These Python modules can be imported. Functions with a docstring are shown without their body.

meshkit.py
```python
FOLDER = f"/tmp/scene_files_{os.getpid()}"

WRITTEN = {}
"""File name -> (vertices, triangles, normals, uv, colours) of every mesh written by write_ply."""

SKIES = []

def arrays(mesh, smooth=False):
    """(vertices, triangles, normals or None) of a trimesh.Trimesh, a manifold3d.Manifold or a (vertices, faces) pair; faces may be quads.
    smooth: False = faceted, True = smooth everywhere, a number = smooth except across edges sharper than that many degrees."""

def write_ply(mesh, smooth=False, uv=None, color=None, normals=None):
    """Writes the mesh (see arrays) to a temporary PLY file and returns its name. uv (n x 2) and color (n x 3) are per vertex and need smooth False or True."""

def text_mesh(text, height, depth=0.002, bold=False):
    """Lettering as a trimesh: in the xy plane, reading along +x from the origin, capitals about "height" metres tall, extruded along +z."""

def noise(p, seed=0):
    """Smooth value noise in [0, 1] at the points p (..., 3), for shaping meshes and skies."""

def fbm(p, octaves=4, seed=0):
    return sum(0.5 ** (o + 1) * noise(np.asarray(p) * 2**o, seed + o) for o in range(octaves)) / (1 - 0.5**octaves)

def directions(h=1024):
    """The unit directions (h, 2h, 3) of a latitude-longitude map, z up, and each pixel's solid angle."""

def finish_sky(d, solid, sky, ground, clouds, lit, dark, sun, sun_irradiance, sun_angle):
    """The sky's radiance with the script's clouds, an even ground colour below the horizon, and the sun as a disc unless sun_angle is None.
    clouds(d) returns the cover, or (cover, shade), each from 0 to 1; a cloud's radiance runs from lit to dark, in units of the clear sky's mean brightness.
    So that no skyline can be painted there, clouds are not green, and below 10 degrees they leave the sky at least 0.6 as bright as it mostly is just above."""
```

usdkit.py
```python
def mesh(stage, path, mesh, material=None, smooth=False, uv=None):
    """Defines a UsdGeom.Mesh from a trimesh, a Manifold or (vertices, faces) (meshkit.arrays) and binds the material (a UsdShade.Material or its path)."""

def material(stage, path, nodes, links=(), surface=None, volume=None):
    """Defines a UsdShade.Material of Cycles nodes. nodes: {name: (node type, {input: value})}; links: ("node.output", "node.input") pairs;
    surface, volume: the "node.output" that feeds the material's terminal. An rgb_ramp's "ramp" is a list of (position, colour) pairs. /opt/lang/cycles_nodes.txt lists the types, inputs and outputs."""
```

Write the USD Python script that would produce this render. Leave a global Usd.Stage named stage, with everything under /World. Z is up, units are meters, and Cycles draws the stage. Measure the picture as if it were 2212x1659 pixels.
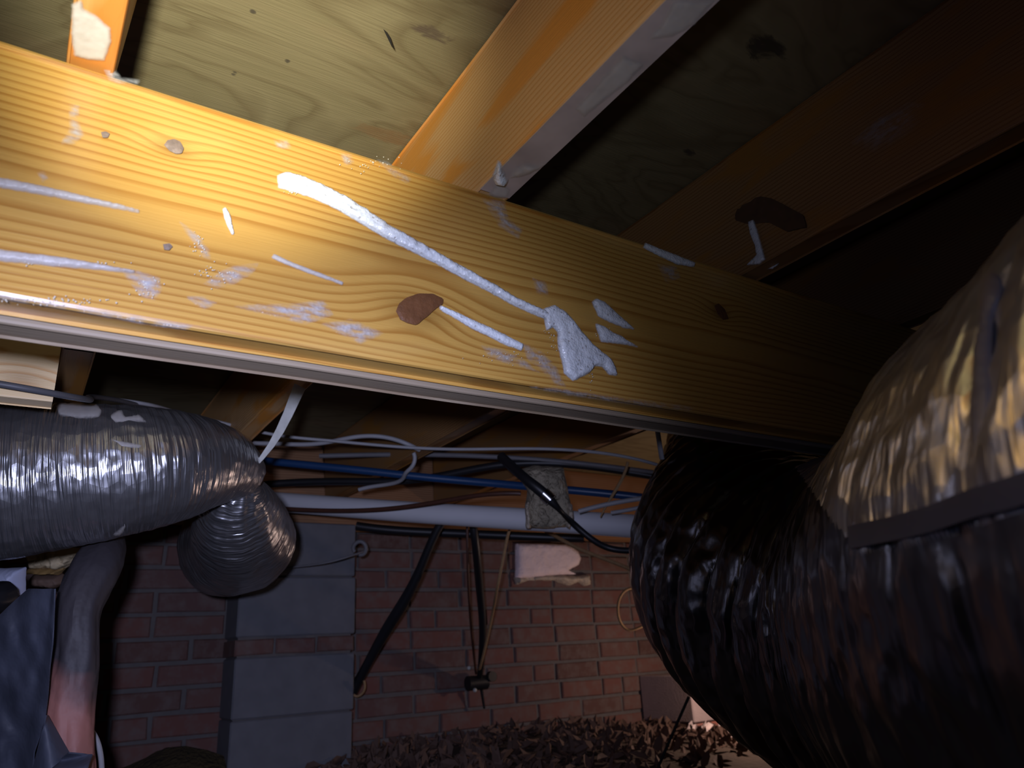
import math, random
import numpy as np, trimesh, shapely
from shapely.geometry import Polygon, Point
from scipy.interpolate import CubicSpline, LinearNDInterpolator, NearestNDInterpolator
from scipy.spatial import Delaunay
from pxr import Usd, UsdGeom, UsdLux, UsdShade, Sdf, Gf
import usdkit, meshkit

rng = np.random.default_rng(7)
stage = Usd.Stage.CreateInMemory()
UsdGeom.SetStageUpAxis(stage, 'Z'); UsdGeom.SetStageMetersPerUnit(stage, 1.0)
UsdGeom.Xform.Define(stage, '/World'); UsdGeom.Scope.Define(stage, '/World/Looks')

# ------------------------------------------------------------------ camera
W, H, F = 2212, 1659, 1618.8
PITCH, ROLL, YAW = np.radians([19.604, -3.178, 33.642])
EYE = np.array([0, 0, .36])                       # the camera is held low in the crawl space, .36 m above the dirt
_fw = np.array([np.sin(YAW) * np.cos(PITCH), np.cos(YAW) * np.cos(PITCH), np.sin(PITCH)])
_r = np.array([np.cos(YAW), -np.sin(YAW), 0]); _u = np.cross(_r, _fw)
RT = np.cos(ROLL) * _r + np.sin(ROLL) * _u; UP = -np.sin(ROLL) * _r + np.cos(ROLL) * _u
cam = UsdGeom.Camera.Define(stage, '/World/camera')
cam.CreateHorizontalApertureAttr(36.0); cam.CreateVerticalApertureAttr(27.0); cam.CreateFocalLengthAttr(36.0 * F / W)
cam.CreateFStopAttr(7.0); cam.CreateFocusDistanceAttr(1.0); cam.CreateClippingRangeAttr((.02, 100.0))
cam.CreateExposureAttr(0.0)
cam.AddTransformOp().Set(Gf.Matrix4d(*[float(x) for row in (np.r_[RT, 0], np.r_[UP, 0], np.r_[-_fw, 0], np.r_[EYE, 1]) for x in row]))

# ------------------------------------------------------------------ lights: one hand torch beside the camera (neutral hot spot, bluish spill) and a drop light on the ground behind the big duct
def torch(name, pos, aim, power, color, cone, soft, radius):
    l = UsdLux.SphereLight.Define(stage, '/World/' + name)
    l.CreateRadiusAttr(radius); l.CreateIntensityAttr(power); l.CreateColorAttr(Gf.Vec3f(*color)); l.CreateNormalizeAttr(True)
    s = UsdLux.ShapingAPI.Apply(l.GetPrim()); s.CreateShapingConeAngleAttr(cone); s.CreateShapingConeSoftnessAttr(soft)
    z = np.array(pos, float) - np.array(aim, float); z /= np.linalg.norm(z); x = np.cross([0, 0, 1.], z); x /= np.linalg.norm(x); y = np.cross(z, x)
    l.AddTransformOp().Set(Gf.Matrix4d(*[float(v) for row in (np.r_[x, 0], np.r_[y, 0], np.r_[z, 0], np.r_[np.array(pos, float), 1]) for v in row]))
    return l
TORCH = EYE + np.array([-.066, -.02, .044])
AIM = EYE + np.array([.125, .644, .62])
torch('torch_hot_spot', TORCH, AIM, 27.0, (1.0, .97, .82), 17.5, 1.0, .022)
torch('torch_beam', TORCH + np.array([0, -.001, 0]), AIM, 1.6, (.92, .96, 1.02), 45, 1.0, .022)
torch('torch_spill', TORCH + np.array([0, -.002, 0]), EYE + np.array([.58, 2.2, .21]), 16.0, (.56, .60, .92), 34.5, 1.0, .022)
torch('torch_flood', TORCH + np.array([0, -.003, 0]), EYE + np.array([.8, 1.2, .1]), .48, (.46, .55, 1.2), 75, 1.0, .022)
dl = UsdLux.SphereLight.Define(stage, '/World/drop_light'); dl.CreateRadiusAttr(.03); dl.CreateIntensityAttr(1.6); dl.CreateNormalizeAttr(True)
dl.CreateColorAttr(Gf.Vec3f(1.0, .70, .58)); dl.AddTranslateOp().Set(Gf.Vec3d(2.15, 1.85, .30))

# ------------------------------------------------------------------ helpers: naming, tagging, pixels to points on real planes
_used = {}
def numbered(parent, name):
    k = (parent, name); n = _used.get(k, 0); _used[k] = n + 1
    return f'{parent}/{name}' + (f'_{n:03d}' if n else '')
def path_of(p): return '/World' if p is None else str(p.GetPath())
def tag(p, label=None, cat=None, group=None, kind=None):
    for k, v in (('label', label), ('category', cat), ('group', group), ('kind', kind)):
        if v: p.SetCustomDataByKey(k, v)
    return p
def thing(name, label=None, cat=None, group=None, kind=None):
    return tag(UsdGeom.Xform.Define(stage, numbered('/World', name)).GetPrim(), label, cat, group, kind)
def obj(name, mesh, mat, parent=None, smooth=False, uv=None, label=None, cat=None, group=None, kind=None):
    m = usdkit.mesh(stage, numbered(path_of(parent), name), mesh, mat, smooth, uv)
    return tag(m.GetPrim(), label, cat, group, kind)
def ray(px, py): return (px - W / 2) / F * RT - (py - H / 2) / F * UP + _fw
def aty(px, py, y): d = ray(px, py); return EYE + d * (y / d[1])
def atz(px, py, z): d = ray(px, py); return EYE + d * ((z - EYE[2]) / d[2])
def atd(px, py, Z): return EYE + ray(px, py) * Z
def proj(P):
    q = (np.asarray(P, float) - EYE) @ np.array([RT, -UP, _fw]).T
    return np.stack([W / 2 + F * q[..., 0] / q[..., 2], H / 2 + F * q[..., 1] / q[..., 2]], -1)
OFF = EYE[2]

def box(x0, x1, y0, y1, z0, z1, bev=0.0):
    """A box with its twelve edges eased."""
    if not bev:
        return trimesh.creation.box(bounds=[[x0, y0, z0], [x1, y1, z1]])
    pts = []
    for sx in (0, 1):
        for sy in (0, 1):
            for sz in (0, 1):
                c = np.array([(x0, x1)[sx], (y0, y1)[sy], (z0, z1)[sz]]); d = np.array([1 - 2 * sx, 1 - 2 * sy, 1 - 2 * sz]) * bev
                for k in range(3):
                    e = d.copy(); e[k] = 0; pts.append(c + e)
    return trimesh.convex.convex_hull(np.array(pts))
def lumber(x0, x1, y0, y1, z0, z1, axis, bev=.003, seed=0, amp=.0012, n=60):
    """A sawn board along axis 0 or 1: eased arrises, slightly wavy faces."""
    lo, hi = np.array([x0, y0, z0]), np.array([x1, y1, z1]); o = [a for a in range(3) if a != axis]
    a0, a1, b0, b1 = lo[o[0]], hi[o[0]], lo[o[1]], hi[o[1]]
    prof = []
    for (cx, cy, sx, sy) in ((a0, b0, 1, 1), (a1, b0, -1, 1), (a1, b1, -1, -1), (a0, b1, 1, -1)):
        arc = [(cx + sx * bev * (1 - math.cos(t)), cy + sy * bev * (1 - math.sin(t))) for t in np.linspace(0, math.pi / 2, 3)]
        prof += arc if (sx * sy) < 0 else arc[::-1]
    prof = np.array(prof); m = len(prof); V = []
    for i, t in enumerate(np.linspace(lo[axis], hi[axis], n)):
        P = np.zeros((m, 3)); P[:, axis] = t; P[:, o[0]] = prof[:, 0]; P[:, o[1]] = prof[:, 1]
        q = P * 3.0; q[:, axis] *= 2
        for k in o: P[:, k] += (meshkit.fbm(q + 17.3 * k + seed * 5.1, 3, seed) - .5) * 2 * amp
        V.append(P)
    V = np.vstack(V); Fc = []
    for i in range(n - 1):
        for j in range(m):
            a, b = i * m + j, i * m + (j + 1) % m
            Fc += [[a, b, b + m], [a, b + m, a + m]]
    for j in range(1, m - 1):
        Fc += [[0, j + 1, j], [(n - 1) * m, (n - 1) * m + j, (n - 1) * m + j + 1]]
    t = trimesh.Trimesh(V, np.array(Fc), process=False)
    if t.volume < 0: t.invert()
    return t
def shear_x(mesh, z0, k):
    v = mesh.vertices.copy(); v[:, 0] += (v[:, 2] - z0) * k; mesh.vertices = v; return mesh

def frames(C):
    T = np.gradient(C, axis=0); T /= np.linalg.norm(T, axis=1, keepdims=True); N = np.zeros_like(T)
    n = np.array([0, 0, 1.]) if abs(T[0, 2]) < .9 else np.array([1., 0, 0])
    for i in range(len(T)):
        n = n - T[i] * (n @ T[i]); n /= np.linalg.norm(n); N[i] = n
    return T, N, np.cross(T, N)
def tube(ctrl, n=60, m=12, disp=None, flat=1.0, caps=True):
    """ctrl rows: x, y, z, radius. Returns (mesh, uv, rings); u along in metres, v round in metres."""
    ctrl = np.array(ctrl, float); u = np.r_[0, np.cumsum(np.linalg.norm(np.diff(ctrl[:, :3], axis=0), axis=1))]
    s = np.linspace(0, u[-1], n)
    P = CubicSpline(u, ctrl)(s) if len(ctrl) > 2 else np.array([ctrl[0] + (ctrl[-1] - ctrl[0]) * k for k in np.linspace(0, 1, n)])
    C, R = P[:, :3], np.maximum(P[:, 3], 1e-4); T, N, B = frames(C); th = np.linspace(0, 2 * np.pi, m + 1)
    rad = R[:, None] * np.ones(m + 1)
    if disp is not None: rad = rad + disp(s[:, None] * np.ones(m + 1), np.ones((n, 1)) * th)
    V = C[:, None] + (rad * np.cos(th))[..., None] * N[:, None] + flat * (rad * np.sin(th))[..., None] * B[:, None]
    q = np.arange(n * (m + 1)).reshape(n, m + 1)
    a, b, c, d = q[:-1, :-1], q[:-1, 1:], q[1:, 1:], q[1:, :-1]
    Fc = np.concatenate([np.stack([a, b, c], -1).reshape(-1, 3), np.stack([a, c, d], -1).reshape(-1, 3)])
    uv = np.stack([s[:, None] * np.ones(m + 1), (th / (2 * np.pi))[None] * (2 * np.pi * R.mean()) * np.ones((n, 1))], -1).reshape(-1, 2)
    verts = V.reshape(-1, 3)
    if caps:
        k = len(verts); verts = np.vstack([verts, C[:1], C[-1:]]); uv = np.vstack([uv, uv[:1], uv[-1:]])
        Fc = np.vstack([Fc, [[k, q[0, j + 1], q[0, j]] for j in range(m)], [[k + 1, q[-1, j], q[-1, j + 1]] for j in range(m)]])
    return trimesh.Trimesh(verts, Fc, process=False), uv, V
def wire(name, pts, r, mat, label, cat, parent=None, flat=1.0, n=None, group=None, m=10):
    """A cable, rope or pipe through (pixel x, pixel y, depth) points."""
    ctrl = [(*atd(*p[:3]), p[3] if len(p) > 3 else r) for p in pts]
    t, _, _ = tube(ctrl, n or 14 * len(pts), m, None, flat)
    return obj(name, t, mat, parent, smooth=40, label=label, cat=cat, group=group)
def sheet(P, thick, mat, name, parent=None, smooth=True, **kw):
    """A thin sheet of real thickness over a grid of points P (n, m, 3)."""
    n, m = P.shape[:2]; dx, dy = np.gradient(P, axis=0), np.gradient(P, axis=1); N = np.cross(dx, dy); N /= np.linalg.norm(N, axis=-1, keepdims=True) + 1e-12
    q = np.arange(n * m).reshape(n, m); a, b, c, d = q[:-1, :-1], q[:-1, 1:], q[1:, 1:], q[1:, :-1]
    f = np.concatenate([np.stack([a, b, c], -1).reshape(-1, 3), np.stack([a, c, d], -1).reshape(-1, 3)])
    loop = np.r_[q[0, :], q[1:, -1], q[-1, -2::-1], q[-2:0:-1, 0]]; nx = np.roll(loop, -1); K = n * m
    rim = np.concatenate([np.stack([loop, nx, nx + K], -1), np.stack([loop, nx + K, loop + K], -1)])
    V = np.vstack([(P + N * thick / 2).reshape(-1, 3), (P - N * thick / 2).reshape(-1, 3)])
    t = trimesh.Trimesh(V, np.vstack([f[:, ::-1], f + K, rim]), process=False)
    return obj(name, t, mat, parent, smooth=35 if smooth else False, **kw)
def plane_blob(poly_px, to_world, normal, h, step=4.0, seed=0, rough=.35, edge=10.0, embed=.0006, fade=False):
    """A lump with the outline poly_px (pixels projected on a real surface by to_world), swelling to h metres along normal."""
    pg = Polygon(poly_px).buffer(2.5 if fade else 0)
    if pg.geom_type != 'Polygon': pg = max(pg.geoms, key=lambda g: g.area)
    L = pg.exterior.length; bd = [pg.exterior.interpolate(t) for t in np.arange(0, L, step)]
    bd = np.array([(p.x, p.y) for p in bd]); bd = bd + (meshkit.noise(np.c_[bd * .11, np.full(len(bd), seed)], seed)[:, None] - .5) * 5 * rough
    pg2 = Polygon(bd).buffer(0)
    if pg2.geom_type != 'Polygon': pg2 = max(pg2.geoms, key=lambda g: g.area)
    bd = np.array(pg2.exterior.coords)[:-1]
    x0, y0, x1, y1 = pg2.bounds; gx, gy = np.meshgrid(np.arange(x0, x1, step), np.arange(y0, y1, step)); gp = np.c_[gx.ravel(), gy.ravel()]
    gp = gp + rng.uniform(-.25, .25, gp.shape) * step
    inner = pg2.buffer(-step * .6); gp = gp[shapely.contains_xy(inner, gp[:, 0], gp[:, 1])] if not inner.is_empty else gp[:0]
    pts = np.vstack([bd, gp]); d = np.r_[np.zeros(len(bd)), shapely.distance(pg2.exterior, shapely.points(gp)) if len(gp) else []]
    tri = Delaunay(pts).simplices; cen = pts[tri].mean(1); tri = tri[shapely.contains_xy(pg2, cen[:, 0], cen[:, 1])]
    k = np.sqrt(np.clip(d / edge, 0, 1)); k = k * (1 + rough * 1.2 * (meshkit.fbm(np.c_[pts * .09, np.full(len(pts), seed * 3.3)], 3, seed) - .5) * 2)
    base = np.array([to_world(*p) for p in pts]); nr = np.asarray(normal(base) if callable(normal) else np.broadcast_to(normal, base.shape), float)
    Vt = base + nr * (h * k)[:, None]; Vb = base - nr * embed
    n = len(pts); m = len(bd); lp = np.arange(m); nx = (lp + 1) % m
    a, b, c = pts[tri[:, 0]], pts[tri[:, 1]], pts[tri[:, 2]]
    s = ((b - a)[:, 0] * (c - a)[:, 1] - (b - a)[:, 1] * (c - a)[:, 0]) < 0; tri[s] = tri[s][:, ::-1]
    rim = np.concatenate([np.stack([lp, nx, nx + n], -1), np.stack([lp, nx + n, lp + n], -1)])
    t = trimesh.Trimesh(np.vstack([Vt, Vb]), np.vstack([tri, tri[:, ::-1] + n, rim]), process=False)
    f = t.faces[:len(tri)]; nn = np.cross(t.vertices[f[:, 1]] - t.vertices[f[:, 0]], t.vertices[f[:, 2]] - t.vertices[f[:, 0]]).sum(0)
    if nn @ nr.mean(0) < 0: t.invert()
    uvf = np.clip(d / edge, 0, 1)
    return (t, np.c_[np.r_[uvf, uvf], np.zeros(2 * n)]) if fade else t
def streak_poly(pts):
    """Outline of a streak from (x, y, width) pixels."""
    p = np.array(pts, float); u = np.r_[0, np.cumsum(np.hypot(*np.diff(p[:, :2], axis=0).T))]; s = np.linspace(0, u[-1], max(8, int(u[-1] / 7)))
    q = np.stack([np.interp(s, u, p[:, k]) for k in range(3)], 1); t = np.gradient(q[:, :2], axis=0); t /= np.linalg.norm(t, axis=1, keepdims=True) + 1e-9; n = np.c_[-t[:, 1], t[:, 0]]
    return np.vstack([q[:, :2] + n * q[:, 2:] / 2, (q[:, :2] - n * q[:, 2:] / 2)[::-1]])

# ------------------------------------------------------------------ materials
class G:
    """A small builder of Cycles node graphs."""
    def __init__(self): self.n, self.l = {}, []
    def add(self, kind, ins=None, out=None, **links):
        name = f'n{len(self.n)}'; vals = {}
        for k, v in {**(ins or {}), **links}.items():
            if isinstance(v, tuple) and len(v) == 2 and isinstance(v[0], str) and v[0].startswith('@'): self.l.append((v[0][1:] + '.' + v[1], f'{name}.{k}'))
            else: vals[k] = v
        self.n[name] = (kind, vals); return ('@' + name, out) if out else name
    def math(self, op, a, b=0.0, c=0.0): return self.add('math', {'math_type': op, 'value1': a, 'value2': b, 'value3': c}, 'value')
    def pos(self): return self.add('geometry', {}, 'position')
    def xyz(self, v): n = self.add('separate_xyz', {'vector': v}); return ('@' + n, 'x'), ('@' + n, 'y'), ('@' + n, 'z')
    def vec(self, x, y, z): return self.add('combine_xyz', {'x': x, 'y': y, 'z': z}, 'vector')
    def scale(self, v, s): return self.add('vector_math', {'math_type': 'multiply', 'vector1': v, 'vector2': s}, 'vector')
    def noise(self, v, scale=1.0, detail=3.0, rough=.5, dist=0.0): return self.add('noise_texture', {'vector': v, 'scale': scale, 'detail': detail, 'roughness': rough, 'distortion': dist}, 'fac')
    def ramp(self, f, stops): return self.add('rgb_ramp', {'ramp': stops, 'fac': f}, 'color')
    def mix(self, f, a, b, kind='mix'): return self.add('mix_color', {'blend_type': kind, 'fac': f, 'a': a, 'b': b}, 'result')
    def bump(self, h, dist, strength=1.0): return self.add('bump', {'height': h, 'distance': dist, 'strength': strength}, 'normal')
    def surf(self, name, **ins):
        s = self.add('principled_bsdf', ins); return usdkit.material(stage, '/World/Looks/' + name, self.n, self.l, surface=f'{s}.BSDF')
    def make(self, name, out): return usdkit.material(stage, '/World/Looks/' + name, self.n, self.l, surface=out[0][1:] + '.' + out[1])
def r3(*v): return tuple(float(x) for x in v)

def wood(name, early, late, along, across, centre, depth, freq, knots=(), gloss=.4, warp=.02, patch=None, fine=.25, blotch=None, bumpd=.0004, coat=0.0, spread=.055, midamp=.004, tones=None):
    """Sawn timber: growth rings cut along the grain, bending round knots, with fine fibre streaks.
    along/across: axis letters of the board; centre: where the pith lies across the face; knots: (along, across, size)."""
    g = G(); p = g.pos(); X = dict(zip('xyz', g.xyz(p))); u, v = X[along], X[across]; w = X[[a for a in 'xyz' if a not in (along, across)][0]]
    big = g.noise(g.vec(g.math('multiply', u, 1.6), g.math('multiply', v, 3.0), g.math('multiply', w, 3.0)), 1.0, 2.0)
    mid = g.noise(g.vec(g.math('multiply', u, 7.0), g.math('multiply', v, 30.0), g.math('multiply', w, 30.0)), 1.0, 2.0)
    vv = g.math('add', g.math('subtract', v, centre), g.math('multiply', g.math('subtract', big, .5), warp * 2))
    r = g.math('sqrt', g.math('add', g.math('multiply', vv, vv), spread * spread))
    r = g.math('add', r, g.math('multiply', g.math('subtract', mid, .5), midamp))
    dark = None
    for (ku, kv, ks) in knots:
        du = g.math('divide', g.math('subtract', u, ku), ks * 2.6); dv = g.math('divide', g.math('subtract', v, kv), ks * 1.35)
        e = g.math('exponent', g.math('multiply', g.math('add', g.math('multiply', du, du), g.math('multiply', dv, dv)), -1.0))
        r = g.math('add', r, g.math('multiply', e, ks * .75)); dark = e if dark is None else g.math('maximum', dark, e)
    band = g.math('fraction', g.math('multiply', r, freq))
    fib = g.noise(g.vec(g.math('multiply', u, 14.0), g.math('multiply', v, 620.0), g.math('multiply', w, 620.0)), 1.0, 2.0)
    col = g.ramp(band, [(0, early), (.5, early), (.86, late), (.94, late), (1.0, early)])
    col = g.mix(g.math('multiply', fib, fine), col, r3(*(np.array(late) * .75)))
    col = g.mix(g.math('multiply', g.math('subtract', 1.0, big), .35), col, r3(*(np.array(early) * np.array([.92, .72, .5]))))
    if tones:
        tn = g.noise(g.vec(g.math('multiply', u, 2.6), g.math('multiply', v, 9.0), g.math('multiply', w, 9.0)), 1.0, 3.0, .55, .5)
        col = g.mix(g.ramp(tn, [(0, (.75, .75, .75)), (.45, (0, 0, 0)), (1, (0, 0, 0))]), col, tones[0]); col = g.mix(g.ramp(tn, [(0, (0, 0, 0)), (.55, (0, 0, 0)), (.8, (.7, .7, .7)), (1, (.7, .7, .7))]), col, tones[1])
    if blotch: col = g.mix(g.ramp(g.noise(g.vec(g.math('multiply', u, 4.0), g.math('multiply', v, 16.0), g.math('multiply', w, 16.0)), 1.0, 3.0, .5, .6), [(0, (0, 0, 0)), (.52, (0, 0, 0)), (.62, (1, 1, 1)), (1, (1, 1, 1))]), col, blotch)
    if dark is not None: col = g.mix(g.math('multiply', g.math('power', dark, 3.0), .55), col, r3(*(np.array(late) * .45)))
    h = g.math('add', g.math('multiply', band, -.6), g.math('multiply', fib, .8))
    nrm = g.bump(h, bumpd)
    return g.surf(name, base_color=col, roughness=gloss, normal=nrm, coat_weight=coat, coat_roughness=.25)

def plain(name, col, rough=.5, var=.15, scale=30.0, metallic=0.0, bump=None, spec=.5, **kw):
    g = G(); n = g.noise(g.pos(), scale, 4.0)
    c = g.mix(n, r3(*(np.array(col) * (1 - var))), r3(*np.minimum(1, np.array(col) * (1 + var))))
    ins = dict(base_color=c, roughness=rough, metallic=metallic, specular_ior_level=spec, **kw)
    if bump: ins['normal'] = g.bump(g.noise(g.pos(), bump[0], 4.0), bump[1])
    return g.surf(name, **ins)
def foil(name, col, rough, us, vs, dist, grid=None, metallic=1.0, fine=1.0):
    """Crinkled foil facing: pleats run round the duct (u along, v round, metres)."""
    g = G(); uvn = g.add('uvmap', {'attribute': 'st'}, 'UV'); u, v, _ = g.xyz(uvn)
    a = g.noise(g.vec(g.math('multiply', u, us), g.math('multiply', v, vs), .3), 1.0, 1.0 + fine, .6, .4 * fine)
    b = g.add('voronoi_texture', {'vector': g.vec(g.math('multiply', u, us * .7), g.math('multiply', v, vs * 2.2), .7), 'scale': 1.0, 'feature': 'f1', 'randomness': 1.0}, 'distance')
    c = g.add('voronoi_texture', {'vector': g.pos(), 'scale': 55.0, 'feature': 'f1'}, 'distance')
    mask = g.noise(g.vec(g.math('multiply', u, 6.0), g.math('multiply', v, 5.0), 2.0), 1.0, 2.0)
    h = g.math('multiply', g.math('add', g.math('add', a, g.math('multiply', b, .5 * fine)), g.math('multiply', c, .35 * fine)), g.math('add', .25, mask))
    if grid:
        for t in (u, v):
            k = g.math('absolute', g.math('subtract', g.math('fraction', g.math('multiply', g.math('add', t, g.math('multiply', a, .003)), 1 / grid)), .5))
            h = g.math('add', h, g.math('multiply', g.math('greater_than', k, .44), .45))
    dust = g.noise(g.pos(), 9.0, 5.0, .6)
    cc = g.mix(dust, r3(*col), r3(*(np.array(col) * .72)))
    rr = g.math('add', rough, g.math('multiply', dust, .12))
    return g.surf(name, base_color=cc, metallic=metallic, roughness=rr, normal=g.bump(h, dist))

KN = [(905, 668), (375, 318), (1557, 672)]
YB = .644
ZB, ZT = OFF + .278, OFF + .513             # girder underside and top (joist seat)
ZP = OFF + .710                             # underside of the plywood
kpos = [aty(x, y, YB) for x, y in KN]
M_beam = wood('varnished_pine', (.585, .35, .085), (.375, .175, .032), 'x', 'z', ZB + .105, YB, 165, [(kpos[0][0], kpos[0][2], .024), (kpos[1][0], kpos[1][2], .011), (kpos[2][0], kpos[2][2], .014)], gloss=.34, warp=.02, fine=.22, coat=.25, spread=.05, midamp=.002, tones=((.60, .42, .15), (.50, .26, .05)))
M_under = wood('grey_pine', (.30, .245, .175), (.2, .15, .10), 'x', 'y', .7, 0, 130, gloss=.6, warp=.02)
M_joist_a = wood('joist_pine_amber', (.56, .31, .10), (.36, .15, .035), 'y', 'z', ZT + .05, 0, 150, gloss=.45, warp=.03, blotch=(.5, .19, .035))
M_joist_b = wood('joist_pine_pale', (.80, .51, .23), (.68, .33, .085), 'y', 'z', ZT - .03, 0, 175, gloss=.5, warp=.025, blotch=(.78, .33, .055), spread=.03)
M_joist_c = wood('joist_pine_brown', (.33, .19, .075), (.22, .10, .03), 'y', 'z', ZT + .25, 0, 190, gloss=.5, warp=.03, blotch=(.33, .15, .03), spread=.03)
M_header = wood('header_pine', (.93, .75, .44), (.72, .42, .18), 'x', 'z', OFF + .40, 0, 85, [(-.03, OFF + .385, .02)], gloss=.5, warp=.04, spread=.02)
M_sill = wood('sill_pine', (.36, .2, .1), (.24, .11, .05), 'x', 'z', OFF + .3, 0, 120, gloss=.6, warp=.02)

def plywood():
    g = G(); p = g.pos(); x, y, z = g.xyz(p)
    w = g.noise(g.vec(g.math('multiply', x, 2.2), g.math('multiply', y, 5.0), 0.0), 1.0, 3.0, .55, .9)
    band = g.math('fraction', g.math('multiply', g.math('add', w, g.math('multiply', y, .35)), 9.0))
    fib = g.noise(g.vec(g.math('multiply', x, 16.0), g.math('multiply', y, 330.0), 0.0), 1.0, 3.0)
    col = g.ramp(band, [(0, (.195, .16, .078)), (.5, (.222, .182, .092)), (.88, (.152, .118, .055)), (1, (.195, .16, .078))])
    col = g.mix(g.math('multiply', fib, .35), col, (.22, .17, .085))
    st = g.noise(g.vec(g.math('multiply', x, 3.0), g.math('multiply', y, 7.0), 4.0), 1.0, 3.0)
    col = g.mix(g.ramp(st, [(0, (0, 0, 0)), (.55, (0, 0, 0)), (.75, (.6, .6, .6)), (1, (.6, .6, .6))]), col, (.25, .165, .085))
    kn = g.noise(g.vec(g.math('multiply', x, 26.0), g.math('multiply', y, 60.0), 9.0), 1.0, 4.0, .6, .8)
    for (px, py, sx, sy, c) in ((930, 68, .030, .012, (.10, .07, .045)), (1655, 105, .034, .02, (.03, .022, .016)), (1490, 330, .012, .010, (.05, .04, .03)), (830, 290, .05, .018, (.2, .125, .055)), (620, 132, .004, .004, (.05, .04, .03)), (505, 160, .004, .005, (.05, .04, .03)), (545, 25, .004, .004, (.05, .04, .03))):
        c0 = atz(px, py, ZP); du = g.math('divide', g.math('subtract', x, float(c0[0])), sx); dv = g.math('divide', g.math('subtract', y, float(c0[1])), sy)
        rad = g.math('add', g.math('add', g.math('multiply', du, du), g.math('multiply', dv, dv)), g.math('multiply', g.math('subtract', kn, .5), 4.5))
        col = g.mix(g.ramp(rad, [(0, (.85, .85, .85)), (.35, (.7, .7, .7)), (1.0, (0, 0, 0))]), col, c)
    return g.surf('plywood', base_color=col, roughness=.62, normal=g.bump(g.math('add', g.math('multiply', fib, 1.0), g.math('multiply', band, .6)), .0006))
M_ply = plywood()

def brick_mat(name, base, dust):
    g = G(); p = g.pos(); rnd = g.add('object_info', {}, 'random')
    c = g.ramp(rnd, [(0, r3(*np.array(base) * .62)), (.35, r3(*base)), (.7, r3(*(np.array(base) * [1.15, .95, .9]))), (1, r3(*(np.array(base) * [.8, .9, 1.0])))])
    n = g.noise(p, 26.0, 5.0, .6)
    c = g.mix(g.ramp(n, [(0, (0, 0, 0)), (.42, (.08, .08, .08)), (.66, (.75, .75, .75)), (1, (.85, .85, .85))]), c, dust)
    return g.surf(name, base_color=c, roughness=.85, normal=g.bump(g.noise(p, 220.0, 4.0), .0012))
M_brick = brick_mat('red_brick', (.15, .07, .056), (.16, .12, .105))
M_brick_far = brick_mat('dusty_red_brick', (.40, .16, .12), (.34, .22, .18))
M_mortar = plain('mortar', (.13, .118, .112), .9, .25, 40, bump=(160, .002))
M_block = plain('concrete_block', (.15, .152, .165), .9, .2, 22, bump=(260, .0018))
M_dirt = plain('crawl_dirt', (.05, .033, .022), .95, .45, 14, bump=(60, .006))
M_foam = None
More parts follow.
